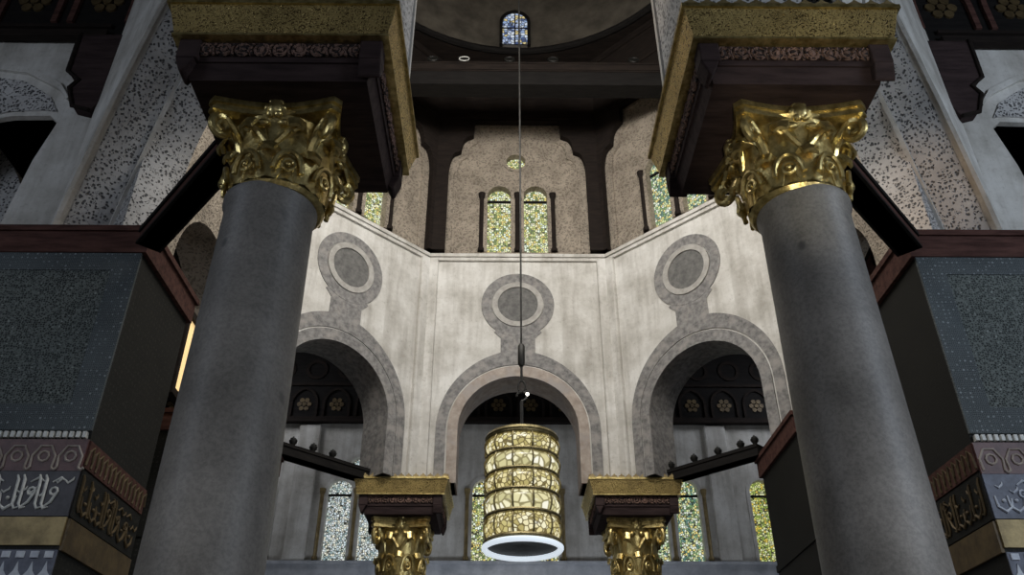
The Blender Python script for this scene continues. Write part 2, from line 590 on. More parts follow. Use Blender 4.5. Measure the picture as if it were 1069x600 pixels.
def octagon_wall(name, phi, spring=7.95, apex=9.12, hw=1.22, detail=True, warm=False, windows=True, glass='glass_warm', stucco='stucco', spandrel_hw=1.8, base=6.86):
    loc, rz = face_root(phi)
    yi = -0.5
    w = B()
    # wall plate with the arch cut from below
    prof = [(-2.02, base)] + arch_pts(hw, base, spring, apex, 18) + [(2.02, base), (2.02, 12.02), (-2.02, 12.02)]
    w.plate(prof, yi, 0.2)
    root = w.build(name, 'plaster' if detail else 'stucco')
    root.location = loc
    root.rotation_euler = (0, 0, rz)
    root['kind'] = 'structure'
    if detail:
        B().plate(band(arch_pts(hw + .17, 6.86, spring, apex + .2, 18), arch_pts(hw - .03, 6.86, spring, apex - .03, 18)), yi - 0.035, .23).build('inner_arch_band', 'voussoir_warm' if warm else 'voussoir', root)
        B().plate(band(arch_pts(hw + .40, 6.86, spring, apex + .58, 18), arch_pts(hw + .20, 6.86, spring, apex + .24, 18)), yi - 0.02, yi + .1).build('outer_arch_band', 'voussoir', root)
        # roundel joined by a neck to the crown of the arch
        cz = 10.80
        B().plate(circle(0, cz, .78, 40), yi - .02, yi + .05, [circle(0, cz, .56, 40)]).build('roundel_band', 'voussoir', root)
        B().plate(circle(0, cz, .55, 40), yi - .04, yi + .05, [circle(0, cz, .43, 40)]).build('roundel_rim', 'pale_stone', root)
        B().plate(circle(0, cz, .43, 40), yi - .012, yi + .05).build('roundel_disc', 'roundel', root)
        neck = [(-.36, apex + .52), (-.36, 9.98), (-.5, 10.12), (-.42, 10.20)] + circle(0, cz, .78, 10, R(235), R(305), False) + [(.42, 10.20), (.5, 10.12), (.36, 9.98), (.36, apex + .52)]
        B().plate(neck, yi - .015, yi + .05).build('neck_stone', 'voussoir', root)
        # cornice under the drum
        b = B()
        b.box((-2.06, yi - .10, 11.98), (2.06, yi + .1, 12.06))
        b.box((-2.04, yi - .06, 11.90), (2.04, yi + .1, 11.98))
        b.build('cornice', 'plaster', root)
        # corner shafts
        for s in (-1, 1):
            B().box((s * 1.86 - .12, yi - .10, 6.86), (s * 1.86 + .12, yi + .1, 11.95)).build('corner_shaft', 'plaster', root, False, .03)
    # drum wall
    lights, oc = ((-.42, .42), (-.03, 14.78, .23)) if windows else ((), None)
    hs = win_holes(lights, oc, 12.16, 14.02, .27)
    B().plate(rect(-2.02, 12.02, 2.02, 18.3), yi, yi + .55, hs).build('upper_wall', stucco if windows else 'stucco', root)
    if windows:
        loc2 = Vector(loc)
        window(loc2, rz, yi, lights, oc, 12.16, 14.02, .27, glass)
        # wooden spandrel with the stepped opening
        b = B()
        hole = stepped_head(spandrel_hw, 12.12)
        outl = [(-1.99, 12.12)] + hole + [(1.99, 12.12), (1.99, 18.0), (-1.99, 18.0)]
        b.plate(outl, yi - .17, yi - .02)
        b.build('stepped_wood_spandrel', 'dark_wood', root)
        b = B()
        b.box((-1.93, yi - .21, 16.02), (1.93, yi - .17, 16.12))
        b.box((-1.93, yi - .20, 16.9), (1.93, yi - .17, 17.0))
        b.box((-1.93, yi - .22, 17.8), (1.93, yi - .17, 18.0))
        b.build('spandrel_molding', 'dark_wood', root)
        # raised moulding of the stucco panel that follows the wooden opening
        h2 = [(x * .95, z - .07 if z > 13 else z) for x, z in stepped_head(spandrel_hw - .06, 12.14)]
        h3 = [(x * .955, z - .05) for x, z in [(p[0], p[1]) for p in h2]]
        B().plate(band(h2, [(x * .965, z - .05 if z > 13 else z) for x, z in h2]), yi - .035, yi + .02).build('panel_molding', 'stucco', root)
    return root


octagon_wall('wall_far', PI / 2, warm=True, spandrel_hw=1.62)
octagon_wall('wall_far_right', PI / 4, glass='glass_green')
octagon_wall('wall_far_left', 3 * PI / 4, glass='glass_warm')
for nm, ph in (('wall_right', 0.0), ('wall_left', PI)):
    octagon_wall(nm, ph, detail=False, windows=False, base=7.08)


# near diagonal walls: an outer order with a tall keel arch and a carved soffit, an inner order behind it
def near_diagonal(name, side):
    # local x runs from the column (negative) to the pier (positive) for the left one; mirrored for the right
    prof = [(1.69, 7.08), (1.66, 7.25), (1.51, 7.63), (1.30, 8.05), (1.01, 8.66), (.63, 9.24), (.30, 9.66), (0, 9.98)]
    full = [(-x, z) for x, z in prof] + [(x, z) for x, z in prof[-2::-1]]
    root = B().plate([(-1.80, 7.08)] + full + [(2.05, 7.08), (2.05, 12.0), (-1.80, 12.0)], -.61, -.53).build(name, 'plaster')
    # local y: -.61 outer face (towards the camera aisle) .. +.5 inside
    root.location = (side * 3.71, 6.84, 0)
    root.rotation_euler = (0, 0, R(-45) if side < 0 else R(45))
    # soffit lining of the outer order, carved
    inn = [(x * .965, z - .05) for x, z in full]
    out = [(x * 1.06, z + .08) for x, z in full]
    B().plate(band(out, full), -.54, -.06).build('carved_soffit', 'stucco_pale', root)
    B().plate(band([(x * 1.03, z + .04) for x, z in full], [(x * .985, z - .025) for x, z in full]), -.645, -.60).build('outer_arris', 'plaster', root)
    B().plate(band([(x * 1.02, z + .02) for x, z in full], [(x * .98, z - .03) for x, z in full]), -.10, -.05).build('inner_arris', 'plaster', root)
    # inner order
    a = arch_pts(1.2, 7.08, 8.0, 9.3, 16)
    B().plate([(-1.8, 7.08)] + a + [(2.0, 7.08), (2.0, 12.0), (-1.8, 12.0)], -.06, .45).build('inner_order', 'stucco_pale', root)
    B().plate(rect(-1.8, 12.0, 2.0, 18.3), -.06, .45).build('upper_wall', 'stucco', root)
    root['kind'] = 'structure'
    return root


near_diagonal('wall_near_left', -1)
near_diagonal('wall_near_right', 1)

# near wall over the two foreground columns
nw = B()
a = arch_pts(1.20, 6.86, 8.7, 10.6, 18)
nw.plate([(-2.2, 6.86)] + a + [(2.2, 6.86), (2.2, 12.0), (-2.2, 12.0)], -.5, .42)
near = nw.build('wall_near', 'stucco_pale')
near.location = (0.01, 5.12, 0)
near['kind'] = 'structure'
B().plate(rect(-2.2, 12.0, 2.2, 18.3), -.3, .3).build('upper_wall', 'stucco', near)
B().plate(band(arch_pts(1.24, 6.86, 8.7, 10.65, 18), arch_pts(1.18, 6.86, 8.7, 10.57, 18)), -.53, -.47).build('arch_edge', 'plaster', near)
B().plate(band(arch_pts(1.24, 6.86, 8.7, 10.65, 18), arch_pts(1.18, 6.86, 8.7, 10.57, 18)), .38, .45).build('arch_edge', 'plaster', near)

# ceiling ring and dome
oct8 = [(5.6 * math.cos(PI / 8 + i * PI / 4), 5.6 * math.sin(PI / 8 + i * PI / 4)) for i in range(8)]
cb = B().plate(oct8, 18.1, 18.35, [circle(0, 0, 4.4, 64)])
cb.move(Matrix(((1, 0, 0, 0), (0, 0, 1, 0), (0, 1, 0, 0), (0, 0, 0, 1))))
ceil = cb.build('ceiling', 'dark_wood')
ceil.location = (0, CY, 0)
ceil['kind'] = 'structure'
db = B()
prof = [(4.42, 18.12), (4.42, 20.4)] + [(4.42 * math.cos(PI / 2 * i / 16), 20.4 + 4.6 * math.sin(PI / 2 * i / 16)) for i in range(1, 16)] + [(0.02, 25.0)]
db.lathe(prof, 72, cap=False)
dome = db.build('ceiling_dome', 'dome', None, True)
dome.location = (0, CY, 0)
dome['kind'] = 'structure'
rb = B()
rb.tube([(4.36 * math.cos(2 * PI * i / 72), 4.36 * math.sin(2 * PI * i / 72), 18.16) for i in range(72)], .09, 8, True)
rim = rb.build('rim_molding', 'black_wood', dome, True)
WIN[0] += 1
wr = empty('window_%d' % WIN[0], (-.05, CY + 4.36, 0), 0)
wr['kind'] = 'structure'
B().plate(arch_pts(.33, 18.42, 19.2, 19.56, 10), -.06, -.02).build('pane', 'glass_blue', wr)
B().plate(band(arch_pts(.40, 18.36, 19.2, 19.64, 10), arch_pts(.32, 18.36, 19.2, 19.55, 10)), -.10, .02).build('frame', 'black_wood', wr)
b = B()
b.box((-.015, -.085, 18.4), (.015, -.055, 19.5))
b.box((-.33, -.085, 18.95), (.33, -.055, 18.98))
b.build('tracery', 'black_wood', wr)

# floor
fl = B().box((-14, -6, -.2), (14, 22, 0)).build('floor', 'floor')
fl['kind'] = 'structure'

# far outer wall of the aisle with its windows
FARY = 21.0
fl_, fo = (-.43, .43), (0, 9.28, .24)
far_windows = []
holes = []
PAIRS = [(-4.07, True), (4.0, True), (0.0, False)]
for cx, o in PAIRS:
    ls = [cx - .43, cx + .43] if o else [cx - .78, cx + .78]
    holes += win_holes(ls, (cx, 9.28, .24) if o else None, 6.85, 8.92, .31)
holes += win_holes([-6.5, 6.38], None, 6.85, 8.92, .31)
fw = B().plate(rect(-12, 0, 12, 14.6), 0, .5, holes).build('wall_outer_far', 'plaster')
fw.location = (0, FARY, 0)
fw['kind'] = 'structure'
for (cx, o), g in zip(PAIRS, ('glass_cool', 'glass_green', 'glass_warm')):
    ls = (-.43, .43) if o else (-.78, .78)
    window((cx, FARY, 0), 0, 0.0, ls, (0, 9.28, .24) if o else None, 6.85, 8.92, .31, g, 'plaster', jamb='gold_dull')
window((6.38, FARY, 0), 0, 0.0, (0,), None, 6.85, 8.92, .31, 'glass_leaf', 'plaster', jamb=None)
window((-6.5, FARY, 0), 0, 0.0, (0,), None, 6.85, 8.92, .31, 'glass_leaf', 'plaster', jamb=None)
sb = B()
sb.box((-12, -.16, 6.35), (12, 0, 6.80))
sb.box((-12, -.22, 6.72), (12, 0, 6.80))
sb.build('marble_ledge', 'marble_sill', fw)
B().box((-12, -.10, 0), (12, 0, 6.35)).build('marble_wainscot', 'marble_sill', fw)
for px in (-5.45, -2.6, 2.6, 5.35):
    B().box((px - .28, -.14, 6.80), (px + .28, 0, 10.4)).build('wall_pilaster', 'plaster', fw, False, .03)
for s, nm in ((-1, 'wall_outer_left'), (1, 'wall_outer_right')):
    b = B().box((s * 11.5 - .3, -6, 0), (s * 11.5 + .3, 21, 14.6))
    o = b.build(nm, 'plaster')
    o['kind'] = 'structure'

# aisle ceiling, coffered dark wood, round the octagon
ac = B()
ac.box((-12, 15.9, 12.9), (12, 21.2, 13.1))
ac.box((-12, -2, 12.9), (-4.6, 15.9, 13.1))
ac.box((4.6, -2, 12.9), (12, 15.9, 13.1))
ac.box((-4.6, -2, 12.9), (4.6, 4.6, 13.1))
acel = ac.build('ceiling_aisle', 'dark_wood')
acel['kind'] = 'structure'
jb = B()
for i in range(16):
    x = -11.6 + i * 1.55
    jb.box((x - .08, 16.4, 12.6), (x + .08, 21, 12.9))
for y in (17.2, 18.6, 20.0):
    jb.box((-12, y - .08, 12.62), (12, y + .08, 12.88))
jb.build('coffer_ribs', 'red_wood', acel)


def arch_frieze(root, x0, x1, z0, z1, pitch, y, mat_arch, mat_orn):
    """a row of blind pointed arches with a gilded flower in each: surface pattern of one frieze"""
    b, g = B(), B()
    n = max(1, int(round((x1 - x0) / pitch)))
    p = (x1 - x0) / n
    for i in range(n):
        cx = x0 + (i + .5) * p
        hw = p * .43
        b.plate(band(arch_pts(hw, z0, z0 + (z1 - z0) * .45, z1, 8, cx), arch_pts(hw * .82, z0, z0 + (z1 - z0) * .45, z1 - .07, 8, cx)), y - .06, y + .02)
        cz = z0 + (z1 - z0) * .42
        for k in range(6):
            a = k * PI / 3
            g.plate(circle(cx + hw * .36 * math.cos(a), cz + hw * .36 * math.sin(a), hw * .17, 8), y - .03, y + .01)
        g.plate(circle(cx, cz, hw * .15, 8), y - .04, y + .01)
    b.build('blind_arches', mat_arch, root)
    g.build('painted_flowers', mat_orn, root)


ff = B().plate(rect(-11.5, 10.45, 11.5, 12.9), -.12, 0.0).build('trim_far_frieze', 'black_wood')
ff.location = (0, FARY - .02, 0)
ff['kind'] = 'structure'
b = B()
b.box((-11.5, -.26, 10.42), (11.5, -.12, 10.56))
b.box((-11.5, -.2, 11.5), (11.5, -.12, 11.58))
b.build('molding', 'dark_wood', ff)
arch_frieze(ff, -11.4, 11.4, 10.6, 11.45, .88, -.12, 'dark_wood', 'gold_dark')
b = B()
for i in range(26):
    cx = -11.2 + i * .88 + .44
    b.plate(circle(cx, 12.0, .30, 20), -.16, -.1, [circle(cx, 12.0, .21, 20)])
b.build('roundels', 'dark_wood', ff)


# cross walls of the near aisle at either side, with an arch, a frieze and a black sheet for the dark behind
def cross_wall(name, side):
    # local x measured outwards from the axis
    prof = [(5.25, 7.08), (6.12, 7.08), (6.02, 8.3), (5.90, 8.93), (6.02, 9.04), (6.5, 9.03), (7.1, 8.88), (7.7, 8.4), (8.0, 7.6), (8.05, 7.08), (11.4, 7.08), (11.4, 10.4), (5.25, 10.4)]
    pts = [(side * x, z) for x, z in prof]
    root = B().plate(pts, 0, .08).build(name, 'plaster')
    root.location = (0, 7.8, 0)
    root['kind'] = 'structure'
    # carved archivolt ring, one raised moulding
    def ring(d):
        return [(side * x, z) for x, z in ((5.86 - d * .2, 9.3 + d * .3), (6.02, 9.50 + d), (6.5, 9.78 + d), (7.0, 9.86 + d), (7.8, 9.7 + d), (8.6, 9.1 + d), (9.0, 8.2 + d))]
    B().plate(band(ring(.07), ring(-.03)), -.05, .02).build('archivolt_molding', 'plaster', root)
    inner = [(side * x, z) for x, z in ((5.95, 9.1), (6.1, 9.35), (6.5, 9.62), (7.0, 9.7), (7.7, 9.5), (8.3, 9.0), (8.7, 8.2), (8.1, 7.7), (7.75, 8.35), (7.15, 8.88), (6.55, 9.09), (6.1, 9.12))]
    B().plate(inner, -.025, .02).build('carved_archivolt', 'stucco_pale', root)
    # haunch of the next arch seen through the opening
    h = [(7.9, 9.9), (7.43, 9.55), (7.12, 9.2), (6.86, 8.78), (6.76, 8.5), (6.70, 8.18), (6.62, 7.1), (8.6, 7.1), (9.2, 9.9)]
    B().plate([(side * x, z) for x, z in h], 1.2, 1.5).build('inner_haunch', 'stucco_pale', root)
    # black sheet standing in for the darkness behind the opening
    B().plate([(side * x, z) for x, z in ((5.9, 7.1), (11.4, 7.1), (11.4, 12.6), (5.9, 12.6))], 3.6, 3.7).build('dark_backing_sheet', 'black_wood', root)
    # frieze
    f = B().plate([(side * x, z) for x, z in ((4.9, 10.4), (11.4, 10.4), (11.4, 12.9), (4.9, 12.9))], -.06, .3).build('wood_frieze', 'black_wood', root)
    b = B()
    b.plate([(side * x, z) for x, z in ((5.6, 10.34), (11.4, 10.34), (11.4, 10.46), (5.6, 10.46))], -.16, -.04)
    b.plate([(side * x, z) for x, z in ((5.6, 10.56), (11.4, 10.56), (11.4, 10.62), (5.6, 10.62))], -.12, -.04)
    b.build('frieze_molding', 'dark_wood', f)
    xs = sorted((side * 5.3, side * 11.3))
    arch_frieze(f, xs[0], xs[1], 10.66, 11.75, 1.0, -.06, 'red_wood', 'gold_dark')
    return root


cross_wall('wall_aisle_left', -1)
cross_wall('wall_aisle_right', 1)


# added glowing pane for a warm lit patch past the left pier
WIN[0] += 1
aw = empty('window_%d' % WIN[0], (-4.9, 11.0, 0), R(90))
aw['kind'] = 'structure'
B().plate(rect(-.40, 6.6, .40, 7.75), 0, .05).build('pane', 'amber_glow', aw)
B().plate(rect(-.48, 6.5, .48, 7.85), -.05, .07, [rect(-.40, 6.6, .40, 7.75)]).build('frame', 'dark_wood', aw)


# ================================================================== COLUMNS
def curl_leaf(h, w, out, n=8):
    """an acanthus leaf: rises along the bell, bends outwards and rolls over at its tip; local +x is outwards"""
    b = B()
    rows = []
    for i in range(n + 1):
        t = i / n
        if t < .72:
            x = out * .25 * (t / .72) ** 2
            z = h * t / .72
        else:
            a = (t - .72) / .28 * PI * 1.15
            x = out * .25 + out * .38 * (1 - math.cos(a))
            z = h + out * .34 * math.sin(a)
        ww = w * (0.72 + .38 * math.sin(PI * min(t, .9))) * (1 - .35 * max(0, t - .7) / .3)
        rows.append([(x + .018 - .022 * abs(j) ** 1.5, ww * j / 2, z - .012 * (abs(j) % 2)) for j in (-1, -.5, 0, .5, 1)])
    th = .022
    top = [[b.bm.verts.new(p) for p in r] for r in rows]
    bot = [[b.bm.verts.new((p[0] - th, p[1], p[2] - th * .6)) for p in r] for r in rows]
    for i in range(n):
        for j in range(4):
            b.bm.faces.new((top[i][j], top[i][j + 1], top[i + 1][j + 1], top[i + 1][j]))
            b.bm.faces.new((bot[i][j + 1], bot[i][j], bot[i + 1][j], bot[i + 1][j + 1]))
    for i in range(n):
        b.bm.faces.new((top[i][0], top[i + 1][0], bot[i + 1][0], bot[i][0]))
        b.bm.faces.new((top[i + 1][4], top[i][4], bot[i][4], bot[i + 1][4]))
    b.bm.faces.new((top[0][0], bot[0][0], bot[0][1], top[0][1]))
    b.bm.faces.new(top[n] + bot[n][::-1])
    return b


def spiral_volute(r0, turns=1.6, n=30):
    pts, rad = [], []
    for i in range(n + 1):
        t = i / n
        a = PI * .5 - t * turns * 2 * PI
        r = r0 * (1 - .78 * t)
        pts.append((r * math.cos(a), 0, r * math.sin(a)))
        rad.append(.038 * (1 - .45 * t))
    return pts, rad


def merlons(half, z, n, h, t):
    b = B()
    for q in range(4):
        m = Matrix.Rotation(q * PI / 2, 4, 'Z')
        c = B()
        for i in range(n):
            cx = -half + (i + .5) * 2 * half / n
            w = half / n
            c.plate([(cx - w * .8, z), (cx - w * .8, z + h * .35), (cx - w * .35, z + h * .55), (cx, z + h), (cx + w * .35, z + h * .55), (cx + w * .8, z + h * .35), (cx + w * .8, z)], -half, -half + t)
        c.move(m)
        me = bpy.data.meshes.new('t')
        c.bm.to_mesh(me)
        c.bm.free()
        b.bm.from_mesh(me)
        bpy.data.meshes.remove(me)
    return b


def scroll_band(half, z0, z1, n, y_out):
    """carved running ornament on the four sides: loops and leaves in relief"""
    b = B()
    for q in range(4):
        c = B()
        hh = (z1 - z0)
        p = 2 * half / n
        for i in range(n):
            cx = -half + (i + .5) * p
            cz = .5 * (z0 + z1)
            c.tube([(cx + p * .36 * math.cos(a), -y_out, cz + hh * .34 * math.sin(a)) for a in [k * 2 * PI / 10 for k in range(10)]], .016, 5, True)
            c.ball((cx, -y_out, cz), .035, 1, .6, 1, 8, 5)
            c.tube([(cx + p * .5, -y_out, z0 + .02), (cx + p * .42, -y_out, cz), (cx + p * .5, -y_out, z1 - .02)], .013, 5)
        c.move(Matrix.Rotation(q * PI / 2, 4, 'Z'))
        me = bpy.data.meshes.new('t')
        c.bm.to_mesh(me)
        c.bm.free()
        b.bm.from_mesh(me)
        bpy.data.meshes.remove(me)
    return b


def make_column():
    root = empty('granite_column')
    B().lathe([(.56, 0), (.56, .12), (.52, .16), (.55, .24), (.55, .30), (.46, .36), (.46, .42), (.50, .48), (.43, .54)], 48).build('base', 'white_inlay', root, True)
    B().lathe([(.385, .54), (.38, 1.2), (.372, 2.4), (.358, 3.6), (.342, 4.6), (.33, 5.44), (.352, 5.47), (.352, 5.52), (.34, 5.53)], 64).build('shaft', 'granite', root, True)
    # capital
    z0, z1 = 5.50, 6.22
    cap = B().lathe([(.365, z0), (.39, z0 + .03), (.37, z0 + .07), (.37, z0 + .3), (.40, z0 + .48), (.47, z0 + .6), (.50, z0 + .63)], 40).build('capital', 'gold_smooth', root, True)
    pts, side_n = [], 12
    for q in range(4):
        a0 = q * PI / 2 + PI / 4
        for i in range(side_n):
            t = i / side_n
            # concave side between two cut corners
            ca, cb2 = a0 + .055, a0 + PI / 2 - .055
            p1 = Vector((.735 * math.cos(ca), .735 * math.sin(ca)))
            p2 = Vector((.735 * math.cos(cb2), .735 * math.sin(cb2)))
            p = p1.lerp(p2, t)
            nrm = Vector((math.cos(a0 + PI / 4), math.sin(a0 + PI / 4)))
            p = p - nrm * .085 * math.sin(PI * t)
            pts.append((p.x, p.y))
        p = Vector((.735 * math.cos(a0 + PI / 2 - .055), .735 * math.sin(a0 + PI / 2 - .055)))
        pts.append((p.x, p.y))
    flip = Matrix(((1, 0, 0, 0), (0, 0, 1, 0), (0, 1, 0, 0), (0, 0, 0, 1)))
    ab = B()
    ab.plate(pts, z1 - .05, z1)
    ab.plate([(x * .955, y * .955) for x, y in pts], z1 - .085, z1 - .05)
    ab.plate([(x * .985, y * .985) for x, y in pts], z1 - .12, z1 - .085)
    ab.move(flip)
    ab.build('abacus', 'gold_smooth', cap)
    leaf1 = curl_leaf(.22, .22, .13)
    l1 = leaf1.build('acanthus_leaf', 'gold_smooth', cap, True)
    leaf2 = curl_leaf(.44, .22, .18)
    l2 = leaf2.build('acanthus_leaf', 'gold_smooth', cap, True)
    for k in range(8):
        a = k * PI / 4
        o = l1 if k == 0 else l1.copy()
        if k:
            COL.objects.link(o)
        o.location = (.385 * math.cos(a), .385 * math.sin(a), z0 + .05)
        o.rotation_euler = (0, 0, a)
        o = l2 if k == 0 else l2.copy()
        if k:
            COL.objects.link(o)
        a += PI / 8
        o.location = (.375 * math.cos(a), .375 * math.sin(a), z0 + .05)
        o.rotation_euler = (0, 0, a)
    for k in range(8):
        a = (k + .5) * PI / 4
        b = B()
        b.tube([(.425 + .03 * math.sin(t), .115 * math.cos(t), z0 + .10 + .17 * math.sin(t)) for t in [PI * i / 9 for i in range(10)]], .022, 7)
        b.tube([(.44, .05 * math.cos(t), z0 + .15 + .05 * math.sin(t)) for t in [PI * i / 4 for i in range(8)]], .016, 6, True)
        b.ball((.445, 0, z0 + .15), .022)
        b.move(Matrix.Rotation(a, 4, 'Z'))
        b.build('scroll', 'gold_smooth', cap, True)
    # corner volutes with their stalks, rosettes in the middle of each side
    pv, rv = spiral_volute(.10)
    for q in range(4):
        a = q * PI / 2 + PI / 4
        b = B()
        b.tube([(.36, 0, z0 + .30), (.42, 0, z0 + .44), (.50, 0, z0 + .53), (.58, 0, z1 - .12)], [.05, .045, .04, .035], 8)
        b.tube([(.60 + x, y, z1 - .215 + z) for x, y, z in pv], rv, 8)
        b.move(Matrix.Rotation(a, 4, 'Z'))
        b.build('volute', 'gold_smooth', cap, True)
        a = q * PI / 2
        b = B()
        b.ball((.47, 0, z1 - .06), .075, .7, .9, 1.15)
        for k in range(6):
            t = k * PI / 3
            b.ball((.47, .062 * math.cos(t), z1 - .06 + .07 * math.sin(t)), .034)
        for s in (-1, 1):
            b.tube([(.40, s * .03, z0 + .36), (.42, s * .12, z0 + .46), (.45, s * .20, z0 + .52), (.47, s * .23, z0 + .47), (.46, s * .18, z0 + .44)], [.03, .028, .026, .024, .02], 7)
            b.ball((.45, s * .085, z1 - .19), .04, .8, 1.3, .8)
        b.move(Matrix.Rotation(a, 4, 'Z'))
        b.build('rosette', 'gold_smooth', cap, True)
    # impost block of dark wood under a gilded cornice
    im = B().frustum(.66, 6.22, .70, 6.36).frustum(.715, 6.36, .735, 6.56).build('impost_block', 'purple_wood', root)
    B().frustum(.80, 6.555, .87, 6.84).build('gilded_cornice', 'gold', im)
    b = B()
    b.frustum(.885, 6.82, .885, 6.86)
    b.frustum(.815, 6.545, .815, 6.565)
    b.build('cornice_fillet', 'gold_smooth', im)
    merlons(.87, 6.86, 13, .075, .05).build('cresting', 'gold_dull', im)
    scroll_band(.64, 6.39, 6.55, 9, .735).build('carved_band', 'red_carved', im)
    # corner posts of the block with pointed feet
    for q in range(4):
        b = B()
        b.box((.60, .60, 6.36), (.765, .765, 6.555))
        b.plate([(.62, 6.36), (.68, 6.24), (.70, 6.22), (.72, 6.24), (.765, 6.36)], .60, .765)
        b.move(Matrix.Rotation(q * PI / 2, 4, 'Z'))
        b.build('corner_post', 'purple_wood', im, False, .012)
    return root


col0 = make_column()
col0.location = (-2.07, 5.12, 0)
tag(col0, 'near grey granite column in shade with dull gilded capital, beside the pier whose inscription is white', 'column', 'columns of the octagon')
cr = copy_tree(col0)
cr.location = (2.03, 5.12, 0)
for root_, dx in ((col0, 1), (cr, -1)):
    for ch in root_.children:
        if ch.name.startswith('impost'):
            ch.location.x = .10 if dx > 0 else -.115
            ch.scale.x = 1.0 if dx > 0 else .95
        elif ch.name.startswith('capital'):
            ch.location.x = dx * .04
            ch.scale.x = ch.scale.y = .93
tag(cr, 'near grey granite column with brightly lit shining gold capital', 'column')
cl = copy_tree(col0)
for ch in cl.children:
    ch.location.x = 0
    ch.scale = (1, 1, 1)
    if ch.name.startswith('capital'):
        ch.scale = (1, 1, 1.5)
        ch.location.z = -.5 * 6.22
cl.location = (-2.175, 15.8, 0)
tag(cl, 'small distant column under gilded cornice, standing before the bluish white stained windows', 'column')
c2 = copy_tree(cl)
c2.location = (2.175, 15.8, 0)
tag(c2, 'small distant column under gilded cornice, standing before the greenish stained windows', 'column')


# ================================================================== PIERS
def script_strokes(x0, x1, z0, z1, y, seed):
    """flowing calligraphy in relief: tall uprights, bowls and knots on a base line"""
    rnd = random.Random(seed)
    b = B()
    h = z1 - z0
    x = x0
    r = h * .038
    while x < x1 - h * .5:
        k = rnd.random()
        if k < .42:          # tall upright with a hooked foot
            b.tube([(x - .04 * h, y, z1), (x + .02 * h, y, z1 - .12 * h), (x + .05 * h, y, z0 + .2 * h), (x + .12 * h, y, z0 + .08 * h), (x + .24 * h, y, z0 + .12 * h)], [r * .7, r * 1.2, r, r, r * .5], 6)
            x += .17 * h
        elif k < .7:        # bowl
            b.tube([(x, y, z0 + .5 * h), (x + .03 * h, y, z0 + .2 * h), (x + .2 * h, y, z0 + .06 * h), (x + .4 * h, y, z0 + .2 * h), (x + .44 * h, y, z0 + .42 * h)], [r * .6, r, r * 1.3, r, r * .5], 6)
            b.ball((x + .22 * h, y, z0 + .36 * h), r * 1.4)
            x += .34 * h
        else:               # knot and sweeping tail
            b.tube([(x + .12 * h + .1 * h * math.cos(a), y, z0 + .55 * h + .1 * h * math.sin(a)) for a in [i * PI / 4 for i in range(8)]], r * .9, 6, True)
            b.tube([(x + .2 * h, y, z0 + .5 * h), (x + .1 * h, y, z0 + .25 * h), (x - .08 * h, y, z0 + .1 * h)], [r, r, r * .5], 6)
            b.tube([(x + .02 * h, y, z0 + .8 * h), (x + .22 * h, y, z0 + .92 * h), (x + .4 * h, y, z0 + .82 * h)], [r * .5, r, r * .5], 6)
            x += .26 * h
    x = x0 + .1 * h
    while x < x1 - .3 * h:   # small marks and ligatures above and between the uprights
        zz = z0 + h * rnd.uniform(.45, .85)
        w = h * rnd.uniform(.12, .26)
        b.tube([(x, y, zz), (x + w * .4, y, zz - .07 * h), (x + w, y, zz + .02 * h), (x + w * 1.1, y, zz + .1 * h)], [r * .4, r * .8, r * .8, r * .3], 5)
        x += h * rnd.uniform(.25, .42)
    return b


PX0, PX1, PY0, PY1 = 4.2, 6.95, 7.5, 8.95


